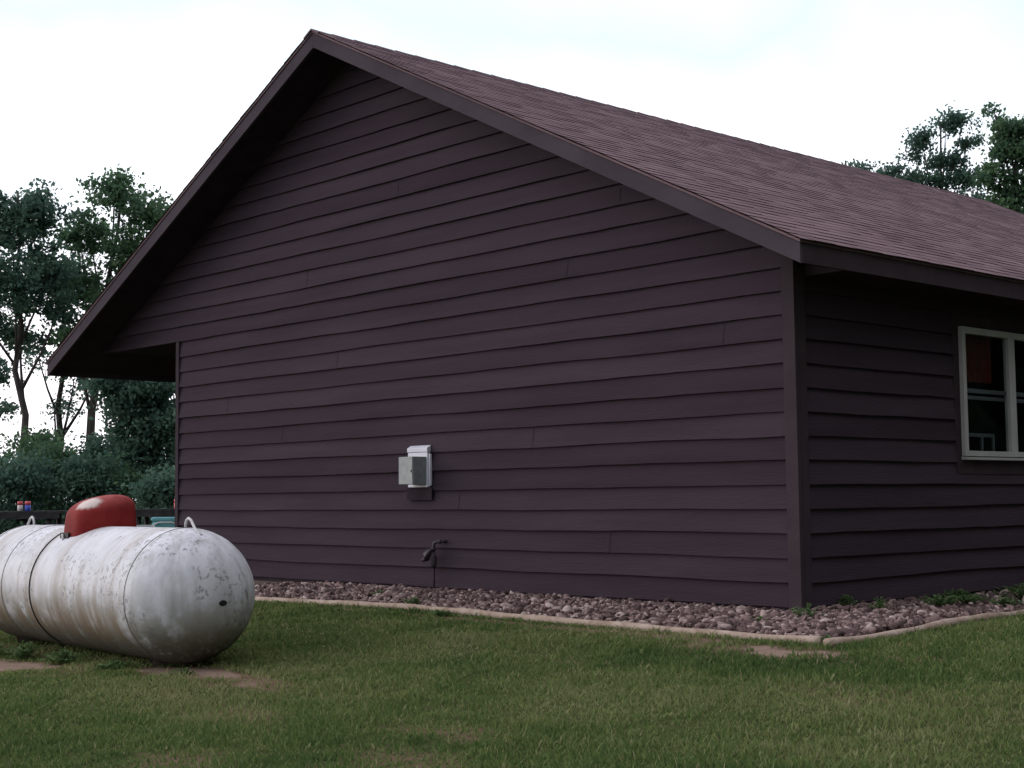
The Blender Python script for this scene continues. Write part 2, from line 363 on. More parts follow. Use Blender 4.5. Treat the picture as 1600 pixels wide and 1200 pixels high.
g = MB(); g.box((.0, WY0-.10, 1.2), (.024, WY0-.002, 2.6)); g.box((.0, WY1+.002, 1.2), (.024, WY1+.10, 2.6)); g.box((.0, WY0-.002, WZ1+.002), (.024, WY1+.002, 2.6)); g.box((.0, WY0-.1, 1.09), (.030, WY1+.1, 1.222))
g.build('window_casing', m_trim, house)
g = MB(); g.add([(-.13, 1.5, .9), (-3, 1.5, .9), (-3, 6, .9), (-.13, 6, .9), (-.13, 1.5, 2.7), (-3, 1.5, 2.7), (-3, 6, 2.7), (-.13, 6, 2.7)], [(0, 1, 2, 3), (4, 5, 6, 7), (0, 1, 5, 4), (1, 2, 6, 5), (2, 3, 7, 6)])
g.build('room', m_dark, house)
# things inside: a red hanging drape and a pale rail
dr = MB(); n = 24; vs = []
for i in range(n+1):
    y = 2.60+.72*i/n; x = -.10+.02*math.sin(i*1.9)
    vs += [(x, y, 1.98), (x, y, 2.50)]
dr.add(vs, [(2*i, 2*i+2, 2*i+3, 2*i+1) for i in range(n)], smooth=True)
tag(dr.build('drape', m_red, recalc=False), 'short red drape hanging inside the upper left window pane', 'drape')
g = MB(); g.box((-.16, 2.56, 1.455), (-.135, 3.44, 1.49)); 
for y in (2.62, 2.9, 3.2, 3.42): g.box((-.16, y, .9), (-.14, y+.03, 1.455))
tag(g.build('chair_back', m_sash), 'pale top rail of a chair standing inside behind the window', 'chair')

# ------------------------------------------------------------------ meter boxes on the gable wall
def bevel(o, w_=.006, seg=2):
    m = o.modifiers.new('bevel', 'BEVEL'); m.width = w_; m.segments = seg; m.limit_method = 'ANGLE'; return o
mt = empty('utility_box', (-4.8, -.03, 1.03), 'white utility box with sloped hood fixed on the gable siding behind the grey one', 'utility box')
g = MB(); g.box((-4.965, -.08, 1.032), (-4.64, -.036, 1.40)); bevel(g.build('body', m_wbox, mt))
g = MB(); g.prism([(-.036, 1.475), (-.036, 1.402), (-.086, 1.402), (-.088, 1.445)], 0, -4.969, -4.634); bevel(g.build('hood', m_wbox, mt), .004)
g = MB(); g.box((-4.637, -.065, 1.05), (-4.615, -.036, 1.38)); bevel(g.build('conduit_cover', m_wbox, mt), .004)
gb = empty('junction_box', (-4.8, -.25, 1.06), 'grey metal box standing out from the lower front of the white utility box', 'electrical box')
g = MB(); g.box((-4.885, -.26, 1.062), (-4.655, -.0802, 1.352)); bevel(g.build('body', m_gbox, gb), .005)
g = MB(); g.box((-4.883, -.270, 1.064), (-4.657, -.2605, 1.350)); bevel(g.build('door', m_gbox, gb), .004)
g = MB(); g.box((-4.68, -.275, 1.19), (-4.668, -.2705, 1.215)); g.build('latch', m_iron, gb)
g = MB(); g.box((-5.01, -.058, .90), (-4.60, -.044, 1.028)); bp_ = g.build('backing_board', m_soffit)
tag(bp_, 'dark brown backing board on the siding right under the white utility box', 'board')

# gas regulator
gr = empty('gas_regulator', (-4.55, -.12, 0), 'small dark gas regulator on a riser pipe low on the gable wall', 'gas regulator')
g = MB(); g.tube([(-4.50, -.12, -.1), (-4.50, -.12, .22)], .014, 10); g.build('riser_pipe', m_siding, gr)
g = MB(); g.tube([(-4.50, -.12, .36), (-4.50, -.12, .43), (-4.49, -.12, .455), (-4.46, -.115, .468), (-4.43, -.10, .47), (-4.41, -.06, .47), (-4.41, -.01, .47)], .017, 10)
g.tube([(-4.435, -.108, .47), (-4.425, -.09, .47)], .026, 10); g.tube([(-4.505, -.12, .385), (-4.505, -.12, .405)], .027, 10); g.build('elbow_pipe', m_iron, gr)
g = MB(); g.tube([(-4.50, -.12, .20), (-4.50, -.12, .25), (-4.51, -.125, .30), (-4.51, -.13, .36)], [.022, .035, .045, .03], 14)
ax = Vector((-.60, -.35, .55)).normalized(); c0 = Vector((-4.515, -.13, .315))
g.tube([c0, c0+ax*.03, c0+ax*.035, c0+ax*.05, c0+ax*.053, c0+ax*.085, c0+ax*.09], [.035, .06, .075, .075, .058, .04, .02], 20); g.build('regulator_body', m_iron, gr)
g = MB(); g.tube([c0+Vector((-.03, -.02, -.02)), c0+Vector((-.10, -.04, -.035))], [.02, .024], 12); g.build('vent', m_black, gr)

# ------------------------------------------------------------------ propane tank
TA = Vector((-2.027, -4.46, .25)); TB = Vector((-4.845, -4.30, .25)); TR = .475
tax = (TB-TA).normalized(); tln = (TB-TA).length; tside = Vector((0, 0, 1)).cross(tax).normalized()   # tside: away/toward
if tside.y > 0: tside = -tside                     # points to the camera side (-y)
def T(s, ang, r=TR):      # s along the axis from the right weld, ang 0 = top, + towards the camera side
    return TA+tax*s+(Vector((0, 0, 1))*math.cos(ang)+tside*math.sin(ang))*r
tank = empty('propane_tank', (TA.x, TA.y, -.25), 'large white streaked propane tank lying on the lawn under a red dome lid', 'propane tank')
# shell with stains
mtk = bpy.data.materials.new('tank_paint'); mtk.use_nodes = True; nt = mtk.node_tree; N = nt.nodes; L = nt.links
b = N['Principled BSDF']; b.inputs['Roughness'].default_value = .55; b.inputs['Specular IOR Level'].default_value = .2
tcn = N.new('ShaderNodeTexCoord')
# object coords: x along axis, y side, z up (object space of the shell is its own frame)
sp = N.new('ShaderNodeSeparateXYZ'); L.new(tcn.outputs['Object'], sp.inputs[0])
def nz(scale, stretch, detail=6, loc=(0, 0, 0)):
    mp = N.new('ShaderNodeMapping'); L.new(tcn.outputs['Object'], mp.inputs[0]); mp.inputs['Scale'].default_value = stretch; mp.inputs['Location'].default_value = loc
    t = N.new('ShaderNodeTexNoise'); t.inputs['Scale'].default_value = scale; t.inputs['Detail'].default_value = detail; t.inputs['Roughness'].default_value = .6; L.new(mp.outputs[0], t.inputs[0]); return t.outputs['Fac']
def rp(v, p0, p1, a=0., b_=1.):
    m = N.new('ShaderNodeMapRange'); L.new(v, m.inputs[0]); m.inputs[1].default_value = p0; m.inputs[2].default_value = p1; m.inputs[3].default_value = a; m.inputs[4].default_value = b_; m.interpolation_type = 'SMOOTHSTEP'; return m.outputs[0]
def mul(a, c):
    m = N.new('ShaderNodeMath'); m.operation = 'MULTIPLY'; L.new(a, m.inputs[0])
    if isinstance(c, float): m.inputs[1].default_value = c
    else: L.new(c, m.inputs[1])
    return m.outputs[0]
def mixc(f, A, B):
    m = N.new('ShaderNodeMix'); m.data_type = 'RGBA'; m.clamp_factor = True; L.new(f, m.inputs['Factor'])
    for nm, c in (('A', A), ('B', B)):
        if isinstance(c, tuple): m.inputs[nm].default_value = (*c, 1)
        else: L.new(c, m.inputs[nm])
    return m.outputs['Result']
bands = nz(7, (1, .12, .12), 7); bands2 = nz(16, (1, .16, .16), 5, (3, 0, 0)); blot = nz(6, (1, 1, 1), 8); speck = nz(28, (1, 1, 1.0), 6)
base = mixc(rp(blot, .35, .7), (.64, .65, .70), (.53, .54, .57))
shm = rp(sp.outputs['X'], -.06, .10)                                               # 1 on the cylinder, 0 on the near round end
runs = nz(9, (1, 1, .10), 6, (4, 2, 0))                                            # run-off marks down the round end
inv = N.new('ShaderNodeMath'); inv.operation = 'SUBTRACT'; inv.inputs[0].default_value = 1.; L.new(shm, inv.inputs[1])
base = mixc(mul(mul(rp(bands, .44, .64), .62), shm), base, (.38, .345, .32))
base = mixc(mul(mul(rp(runs, .46, .68), .6), inv.outputs[0]), base, (.36, .36, .36))              # run-off bands round the shell
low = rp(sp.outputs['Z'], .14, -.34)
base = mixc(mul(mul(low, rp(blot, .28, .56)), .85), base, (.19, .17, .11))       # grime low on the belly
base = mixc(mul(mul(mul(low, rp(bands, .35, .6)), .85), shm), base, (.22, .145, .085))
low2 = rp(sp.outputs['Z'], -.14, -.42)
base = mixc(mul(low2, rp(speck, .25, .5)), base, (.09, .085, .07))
base = mixc(mul(mul(rp(bands2, .60, .66), rp(nz(3, (1, 1.5, 1.5), 3, (7, 1, 0)), .5, .6)), .75), base, (.18, .15, .13))   # thin dark streaks
base = mixc(mul(mul(rp(speck, .54, .62), rp(nz(2.2, (1, 1, 1), 4, (2, 5, 1)), .44, .58)), .65), base, (.16, .16, .17))
L.new(base, b.inputs['Base Color'])
bu = N.new('ShaderNodeBump'); bu.inputs['Strength'].default_value = .25; bu.inputs['Distance'].default_value = .008; L.new(speck, bu.inputs['Height']); L.new(bu.outputs[0], b.inputs['Normal'])
prof = []
for i in range(13): t = math.pi/2*i/12; prof.append((-TR*math.cos(t), TR*math.sin(t)))
for i in range(1, 12): prof.append((tln*i/12, TR))
for i in range(13): t = math.pi/2*i/12; prof.append((tln+TR*math.sin(t), TR*math.cos(t)))
g = MB(); SEG = 64; vs = []
for (s, r) in prof:
    # slight weld step around the seams
    for k in range(SEG):
        a = 2*math.pi*k/SEG; vs.append((s, math.sin(a)*max(r, .0005), math.cos(a)*max(r, .0005)))
n = len(prof)
g.add(vs, [(i*SEG+k, i*SEG+(k+1) % SEG, (i+1)*SEG+(k+1) % SEG, (i+1)*SEG+k) for i in range(n-1) for k in range(SEG)], smooth=True)
shell = g.build('shell', mtk, tank)
Mx = Matrix(((tax.x, tside.x, 0, TA.x), (tax.y, tside.y, 0, TA.y), (0, 0, 1, TA.z), (0, 0, 0, 1)))
if Mx.to_3x3().determinant() < 0:
    for v_ in shell.data.vertices: v_.co.y *= -1
    Mx = Matrix(((tax.x, -tside.x, 0, TA.x), (tax.y, -tside.y, 0, TA.y), (0, 0, 1, TA.z), (0, 0, 0, 1)))
    shell.data.flip_normals()
shell.matrix_basis = Matrix.Translation(-Vector(tank.location)) @ Mx
def ring(s, r, tr, name, m, a0=0, a1=2*math.pi, nseg=72):
    mb = MB(); pts = [T(s, a0+(a1-a0)*i/nseg, r) for i in range(nseg+1)]
    mb.tube(pts, tr, 6, caps=(a1-a0) < 6.2); return mb.build(name, m, tank)
ring(.0, TR, .004, 'weld_seam', mtk_seam := mat('seam_grime', [(.3, (.24, .22, .20)), (.6, (.12, .10, .09)), (.75, (.06, .05, .045))], rough=.6, noise=5))
ring(tln, TR, .005, 'weld_seam', mtk_seam)
ring(tln*.80, TR, .004, 'weld_seam', mtk_seam)
DS = tln*.515                                  # dome position along the axis
ring(DS+.22, TR+.004, .0048, 'hose', m_black, math.radians(28), math.radians(152), 50)
# lifting lugs
def lug(s, sg):
    mb = MB(); pts = []
    for (ds, h) in ((.045, -.01), (.045, .03), (.03, .055), (0, .068), (-.035, .058), (-.07, .03), (-.105, .004), (-.15, -.002), (-.19, -.004)):
        q = s+sg*ds; r = TR if 0 <= q <= tln else math.sqrt(TR**2-(min(abs(q), abs(q-tln)))**2)
        pts.append(TA+tax*q+Vector((0, 0, r+h)))
    mb.tube(pts, .010, 8)
    return mb.build('lifting_lug', m_lug, tank)
m_lug = mat('lug_paint', [(.3, (.42, .42, .43)), (.7, (.62, .62, .62))], rough=.5, noise=30)
lug(-.02, 1); lug(tln+.02, -1)
# feet
for s in (.18, tln-.18):
    g = MB(); vs = []
    for sx in (-.04, .04):
        for a in [math.radians(q) for q in (158, 163, 168, 174, 180, 186, 192, 197, 202)]:
            vs.append(T(s+sx, a, TR+.004))
        for a in (55, -55): vs.append(TA+tax*(s+sx)+tside*(.16 if a < 0 else -.16)*(-1)*(-1)+Vector((0, 0, -TR-.12)))
    nn = 11; poly = list(range(9))+[10, 9]
    g.add(vs, [tuple(poly), tuple(q+nn for q in reversed(poly))]+[(poly[i], poly[(i+1) % nn], poly[(i+1) % nn]+nn, poly[i]+nn) for i in range(nn)])
    g.build('foot', mtk_seam, tank)
# red dome lid
m_dome = bpy.data.materials.new('dome_red'); m_dome.use_nodes = True; nt = m_dome.node_tree; N = nt.nodes; L = nt.links
b = N['Principled BSDF']; b.inputs['Roughness'].default_value = .7; b.inputs['Specular IOR Level'].default_value = .12
tcn = N.new('ShaderNodeTexCoord')
f1 = nz(5, (1, 1, 1), 7); f2 = nz(14, (1, 1, 1), 8)
c = mixc(rp(f1, .35, .65), (.175, .014, .016), (.24, .026, .024))
sp = N.new('ShaderNodeSeparateXYZ'); L.new(tcn.outputs['Object'], sp.inputs[0])
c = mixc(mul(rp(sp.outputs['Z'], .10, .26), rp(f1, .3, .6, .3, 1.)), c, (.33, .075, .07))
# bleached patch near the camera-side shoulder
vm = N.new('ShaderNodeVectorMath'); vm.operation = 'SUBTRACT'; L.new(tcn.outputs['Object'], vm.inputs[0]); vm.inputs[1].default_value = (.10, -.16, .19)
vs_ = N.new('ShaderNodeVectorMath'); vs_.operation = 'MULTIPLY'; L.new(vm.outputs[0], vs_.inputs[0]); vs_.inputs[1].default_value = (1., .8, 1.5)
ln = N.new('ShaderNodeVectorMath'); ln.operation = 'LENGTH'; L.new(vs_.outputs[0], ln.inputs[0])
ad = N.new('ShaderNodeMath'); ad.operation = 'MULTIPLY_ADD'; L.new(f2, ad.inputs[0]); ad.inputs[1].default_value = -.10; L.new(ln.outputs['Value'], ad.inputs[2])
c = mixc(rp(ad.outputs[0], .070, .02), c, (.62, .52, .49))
L.new(c, b.inputs['Base Color'])
def dome():
    # local frame: x toward the right end of the tank, y away from the camera side, z up from the tank axis top
    mb = MB(); nu, nv = 40, 14; vs = []
    HX, HY = .205, .26
    for j in range(nv+1):
        if j <= 5: t = j/5; shrink = 1-.03*t; z = None
        for i in range(nu):
            a = 2*math.pi*i/nu; ca, sa = math.cos(a), math.sin(a); p = 3.6
            sx = math.copysign(abs(ca)**(2/p), ca); sy = math.copysign(abs(sa)**(2/p), sa)
            if j <= 5:
                k = 1-.05*(j/5)**1.5; x = HX*sx*k; y = HY*sy*k
                zb = math.sqrt(max(TR**2-y*y, 0))-TR-.004; zt = .11+.045*(y/HY)
                z = zb+(zt-zb)*j/5
            else:
                t = (j-5)/(nv-5)*math.pi/2; k = .95*math.cos(t)**.75 if t < math.pi/2-.001 else 0.; x = HX*sx*k; y = HY*sy*k+.0
                z = .11+.045*sy*.95*k/.95+.125*math.sin(t)**1.0
            vs.append((x, y, z))
    fs = [(j*nu+i, j*nu+(i+1) % nu, (j+1)*nu+(i+1) % nu, (j+1)*nu+i) for j in range(nv) for i in range(nu)]
    mb.add(vs, fs, smooth=True); o = mb.build('dome_lid', m_dome, tank)
    c_ = T(DS, 0, TR); R_ = Matrix(((-tax.x, -tside.x, 0, c_.x), (-tax.y, -tside.y, 0, c_.y), (0, 0, 1, c_.z), (0, 0, 0, 1)))
    o.matrix_basis = Matrix.Translation(-Vector(tank.location)) @ R_
    return o
dome()
# dark notch with fittings showing at the camera-side corner of the lid
def DP(x, y, z): return T(DS, 0, TR)-tax*x-tside*y+Vector((0, 0, z))
g = MB(); g.add([DP(-.12, -.279, -.14), DP(.03, -.280, -.14), DP(.03, -.278, -.045), DP(-.12, -.277, -.045), DP(-.12, -.25, -.14), DP(.03, -.25, -.14), DP(.03, -.25, -.045), DP(-.12, -.25, -.045)], [(0, 1, 2, 3), (4, 5, 6, 7), (0, 1, 5, 4), (1, 2, 6, 5), (2, 3, 7, 6), (3, 0, 4, 7)]); g.build('lid_notch', m_black, tank)
g = MB(); g.tube([DP(-.05, -.285, -.135), DP(-.03, -.292, -.09), DP(-.06, -.285, -.06)], .009, 8); g.build('fitting', m_lug, tank)
g = MB(); c_ = DP(.0, .0, 0); e0 = TA-tax*(TR*math.cos(math.radians(42)))+tside*0
# small dark plate on the round end
nrm = (-tax*.985-tside*.06+Vector((0, 0, -.07))).normalized()
c_ = TA+nrm*(TR+.002); u_ = nrm.cross(Vector((0, 0, 1))).normalized(); v_ = u_.cross(nrm)
g.add([c_+nrm*.004]+[c_+u_*.030*math.cos(k*math.pi/6)+v_*.019*math.sin(k*math.pi/6)+nrm*.002 for k in range(12)]+[c_+u_*.032*math.cos(k*math.pi/6)+v_*.021*math.sin(k*math.pi/6)-nrm*.006 for k in range(12)],
      [(0, 1+k, 1+(k+1) % 12) for k in range(12)]+[(1+k, 13+k, 13+(k+1) % 12, 1+(k+1) % 12) for k in range(12)]); g.build('plug', m_black, tank)

# ------------------------------------------------------------------ gravel bed, edging
FE = [(-13.2, -1.70), (-9.5, -1.68), (-5.6, -1.56), (-3.7, -1.42), (-2.7, -1.43), (-1.7, -1.46), (-.4, -1.50), (.53, -1.52), (1.27, -1.535)]
SE = [(1.36, -1.60), (1.44, -1.1), (1.42, -.69), (1.38, .09), (1.36, 1.1), (1.36, 3.0), (1.38, 6.5), (1.38, 12)]
def spline(P, n=6):
    out = []; P = [Vector(p) for p in P]
    for i in range(len(P)-1):
        p0, p1, p2, p3 = P[max(i-1, 0)], P[i], P[i+1], P[min(i+2, len(P)-1)]
        for k in range(n):
            t = k/n; out.append(.5*((2*p1)+(p2-p0)*t+(2*p0-5*p1+4*p2-p3)*t*t+(3*p1-p0-3*p2+p3)*t**3))
    return out+[P[-1]]
for nm, P, lab in (('fe', FE, 'long pale edging log between lawn and gravel along the gable wall'), ('se', SE, 'pale edging log running from the corner along the dark side wall')):
    sp3 = spline([(x, y, float(gz(x, y))+.012+.006*math.sin(x*5+y*3)) for x, y in P])
    g = MB(); g.tube(sp3, [.037+.004*math.sin(q.x*7+q.y*9) for q in sp3], 12); o = g.build('edging_log', m_edge); tag(o, lab, 'edging log', 'landscape edging logs')
e0 = Vector((SE[0][0], SE[0][1], float(gz(*SE[0]))+.012)); e1 = Vector((SE[1][0], SE[1][1], float(gz(*SE[1]))+.012)); dd = (e0-e1).normalized()
bedm = mat('bed_soil', [(.3, (.05, .038, .032)), (.55, (.12, .085, .068)), (.75, (.20, .15, .115))], rough=1, noise=8, bump=1)
g = MB()
fr = [(x, y) for x, y in FE]; 
for i in range(len(FE)-1):
    (xa, ya), (xb, yb) = FE[i], FE[i+1]
    g.add([(xa, ya, gz(xa, ya)+.006), (xb, yb, gz(xb, yb)+.006), (xb, -.01, -.048), (xa, -.01, -.048)], [(0, 1, 2, 3)])
g.add([(1.27, -1.535, gz(0, -1.535)+.006), (1.42, -1.1, gz(0, -1.1)+.006), (1.40, -.01, -.048), (1.27, -.01, -.048)], [(0, 1, 2, 3)])
for i in range(3, len(SE)-1):
    (xa, ya), (xb, yb) = SE[i], SE[i+1]; ya = max(ya, -.01) if i == 3 else ya
    if i == 3: ya = -.01
    g.add([(0.02, ya, -.048), (xa, ya, -.052), (xb, yb, -.052), (0.02, yb, -.048)], [(0, 1, 2, 3)])
tag(g.build('gravel_bed', bedm), kind='structure')
# rocks
def ico():
    import bmesh
    bm = bmesh.new(); bmesh.ops.create_icosphere(bm, subdivisions=2, radius=1)
    v = np.array([x.co[:] for x in bm.verts]); f = np.array([[q.index for q in x.verts] for x in bm.faces]); bm.free(); return v, f
iv, if_ = ico()
variants = []
for s in range(10):
    r_ = np.random.default_rng(s+40); v = iv.copy()
    for _ in range(5):
        d = r_.normal(size=3); d /= np.linalg.norm(d); c_ = r_.uniform(.45, .85); pr = v@d; v = v-np.outer(np.maximum(pr-c_, 0)*.85, d)
    v *= r_.uniform(.9, 1.1, 3); v += r_.normal(size=v.shape)*.02; variants.append(v)
VV = []; FF = []; TT = []; base_i = 0
cand = []
fx = np.array([q[0] for q in FE]); fy = np.array([q[1] for q in FE]); sy = np.array([q[1] for q in SE]); sx_ = np.array([q[0] for q in SE])
n = 0
for _ in range(15000):
    if rng.random() < .68:
        x = rng.uniform(-6.6, 1.4); y = rng.uniform(-1.6, -.02)
    else:
        x = rng.uniform(.04, 1.4); y = rng.uniform(-1.5, 5)
    if y < 0 and x < 1.27 and y < np.interp(x, fx, fy)+.06: continue
    if y < 0 and x >= 1.27 and (y < -1.45 or x > np.interp(y, sy, sx_)-.06): continue
    if y >= 0 and (x > np.interp(y, sy, sx_)-.06 or x < .05): continue
    soil = y > .9 and rng.random() < np.clip((y-.6)/1.2, 0, .8)
    if soil: continue
    sz = rng.uniform(.012, .030)*(1+.7*(rng.random() < .12))
    sc3 = sz*np.array([rng.uniform(1.0, 1.7), rng.uniform(.7, 1.05), rng.uniform(.5, .8)])
    v = variants[rng.integers(10)]*sc3
    q = rng.normal(size=4); q[1:3] *= .35; q /= np.linalg.norm(q); ww, a, b_, c_ = q
    th = rng.uniform(0, 6.28)
    R1 = np.array([[1-2*(b_*b_+c_*c_), 2*(a*b_-c_*ww), 2*(a*c_+b_*ww)], [2*(a*b_+c_*ww), 1-2*(a*a+c_*c_), 2*(b_*c_-a*ww)], [2*(a*c_-b_*ww), 2*(b_*c_+a*ww), 1-2*(a*a+b_*b_)]])
    v = v@R1.T
    zb = float(gz(x, y)) if y < 0 else -.052
    mound = .03*math.exp(-((y+.75)/.5)**2) if y < 0 else .01
    v = v+np.array([x, y, zb+rng.uniform(.004, .034)+mound])
    VV.append(v); FF.append(if_+base_i); base_i += len(v); TT.append(np.full(len(v), np.clip(rng.beta(1.2, 1.5), 0, 1))); n += 1
gv = np_mesh('gravel', np.concatenate(VV), np.concatenate(FF), m_rock, tint=np.concatenate(TT), k=3, smooth=True)
tag(gv, kind='stuff', label='pinkish grey river rock filling the bed along the house', cat='gravel')

# ------------------------------------------------------------------ grass
def tint_field(x, y):
    a = vnoise(x, y, .9, 21)*.5+vnoise(x, y, .28, 22)*.3+vnoise(x, y, 2.6, 23)*.35
    return a
def grass():
    n = 1900000
    x = rng.uniform(-13, 6.5, n); y = rng.uniform(-8.5, 4, n)
    P = np.stack([x, y, gz(x, y)], -1)-CAM; d = P@AF; lat = P@AR
    keep = (d > 4.5) & (np.abs(lat) < d*.36+1.2) & (P@AU < 0) & (P@AU > -d*.30-.3)
    # outside the beds and house
    inbed = ((y > np.interp(x, fx, fy)-.03) & (x < 1.3) & (x > -13.3)) | ((x < np.interp(y, sy, sx_)+.035) & (y > -1.55) & (x > -.1))
    far = np.clip(7.5/np.maximum(d, 1), .2, 1)**1.5*.62
    bz = bare(x, y); clump = vnoise(x, y, .16, 31)
    keep &= ~inbed & (rng.random(n) < far) & (rng.random(n) > bz*1.05) & (rng.random(n) < .55+clump)
    x, y, d, clump = x[keep], y[keep], d[keep], clump[keep]; n = len(x)
    z = gz(x, y)+(vnoise(x, y, 1.1, 3)-.5)*.035*(y < -1.8)-.004
    patch = vnoise(x, y, .7, 41)
    h = rng.uniform(.016, .042, n)*(.65+.7*clump)*(.75+.5*patch); tall = rng.random(n) < .03; h = np.where(tall, h*1.7, h)
    wd = rng.uniform(.0022, .0045, n)*np.clip(d/8, 1, 2.2); wide = rng.random(n) < .16; wd = np.where(wide, wd*2.3, wd); h = np.where(wide, h*.75, h)
    th = rng.uniform(0, 2*np.pi, n); lean = rng.uniform(.15, 1.0, n)*h; ld = rng.uniform(0, 2*np.pi, n)
    sx, sy2 = np.cos(th)*wd, np.sin(th)*wd; lx, ly = np.cos(ld)*lean, np.sin(ld)*lean
    V = np.empty((n, 6, 3))
    for i, (hf, wf) in enumerate(((0, 1.), (.55, .9), (1., .12))):
        b2 = hf**1.8
        V[:, 2*i, 0] = x-sx*wf+lx*b2; V[:, 2*i, 1] = y-sy2*wf+ly*b2; V[:, 2*i, 2] = z+h*hf
        V[:, 2*i+1, 0] = x+sx*wf+lx*b2; V[:, 2*i+1, 1] = y+sy2*wf+ly*b2; V[:, 2*i+1, 2] = z+h*hf
    b = (np.arange(n)*6)[:, None]
    F = np.concatenate([b+np.array([[0, 1, 3, 2]]), b+np.array([[2, 3, 5, 4]])])
    t = np.clip(tint_field(x, y)*.95-.17+rng.normal(0, .17, n)+.25*bare(x, y), 0, .9); t = np.where(rng.random(n) < .035, rng.uniform(.85, 1, n), t)
    o = np_mesh('grass', V.reshape(-1, 3), F, m_grass, tint=np.repeat(t, 6))
    tag(o, 'short mown green lawn grass with a few bare patches', 'grass', kind='stuff')
grass()

# ------------------------------------------------------------------ weeds
def weed(name, x, y, z, r, h, nleaf, seed, label, cat='weed', group='weeds growing in the gravel bed', lw=.012):
    r_ = random.Random(seed); root = empty(name, (x, y, z), label, cat, group)
    st = MB(); lf = MB()
    for i in range(max(5, nleaf//9)):
        a = r_.uniform(0, 6.28); rr = r*r_.uniform(.1, 1); hh = h*r_.uniform(.5, 1)*(1-.4*rr/r)
        top = Vector((x+math.cos(a)*rr, y+math.sin(a)*rr, z+hh)); b0 = Vector((x+math.cos(a)*rr*.35, y+math.sin(a)*rr*.35, z-.01))
        mid = (top+b0)/2+Vector((0, 0, hh*.12)); st.tube([b0, mid, top], [.0022, .0018, .001], 4)
        for j in range(9):
            t = r_.uniform(.25, 1.0); p = b0.lerp(mid, t*2) if t < .5 else mid.lerp(top, t*2-1)
            d = Vector((r_.gauss(0, 1), r_.gauss(0, 1), r_.uniform(.0, .9))).normalized(); s = d.cross(Vector((0, 0, 1))).normalized(); ll = lw*r_.uniform(1.6, 3.2); w_ = lw*r_.uniform(.6, 1.)
            lf.add([p, p+d*ll*.5+s*w_, p+d*ll-Vector((0, 0, ll*.25)), p+d*ll*.5-s*w_], [(0, 1, 2, 3)], r_.random())
    st.build('stem', m_weed, root); lf.build('leaves', m_weed, root, recalc=False)
GW = -.05
for i, (x, y, r, h, nl, lab) in enumerate([
    (.50, -.62, .13, .13, 150, 'light green weed tuft in the rocks just in front of the house corner'),
    (.10, .50, .10, .10, 110, 'small green weed against the dark side wall nearest the house corner'),
    (.55, .28, .10, .10, 110, 'dark green weed in mid bed right of the corner rocks'),
    (.66, 1.0, .20, .10, 260, 'broad low weed mat near the middle of the side bed'),
    (.25, 2.0, .20, .07, 200, 'low weed strip along the side wall under the window'),
    (.80, 2.2, .30, .14, 420, 'weed clump at the right edge of the picture by the edging log'),
    (1.05, 1.35, .16, .07, 200, 'flat green weed mat on the soil beside the side edging log'),
    (.60, 1.55, .22, .06, 240, 'low spreading weed on the bare soil below the window'),
    (1.0, 2.9, .30, .12, 300, 'far weed patch in the side bed at the right picture edge'),
    (.34, -1.0, .08, .06, 80, 'small weed beside the front edging log left of the corner'),
    (-4.45, -.85, .10, .05, 90, 'tiny weed in the gravel in front of the gas regulator riser'),
    (-3.35, -1.30, .13, .07, 110, 'flat weed beside the front edging log right of the tank'),
    ]):
    weed('weed', x, y, (float(gz(x, y)) if y < 0 else GW)+.035, r, h*1.15, int(nl*1.8), 60+i, lab)
for i, (x, y, r, h, nl, lab) in enumerate([
    (-3.05, -4.90, .17, .13, 260, 'leafy bright weed at the foot of the tank left of centre'),
    (-2.35, -4.85, .16, .08, 180, 'low weed at the foot of the tank below its right weld seam'),
    (-3.75, -4.85, .17, .12, 220, 'grassy weed clump under the tank near the left edge'),
    (-4.2, -4.95, .22, .10, 220, 'leafy weed at the left edge of the picture in front of the tank'),
    (-1.62, -4.72, .12, .06, 110, 'small weed beside the dirt under the rounded tank end'),
    (-2.6, -1.66, .09, .09, 90, 'weed leaning on the lawn side of the front edging log'),
    (1.30, -1.50, .07, .07, 70, 'weed sprouting where the two edging logs meet'),
    ]):
    weed('weed', x, y, float(gz(x, y)), r, h, int(nl*1.6), 80+i, lab, group='weeds growing in the lawn')

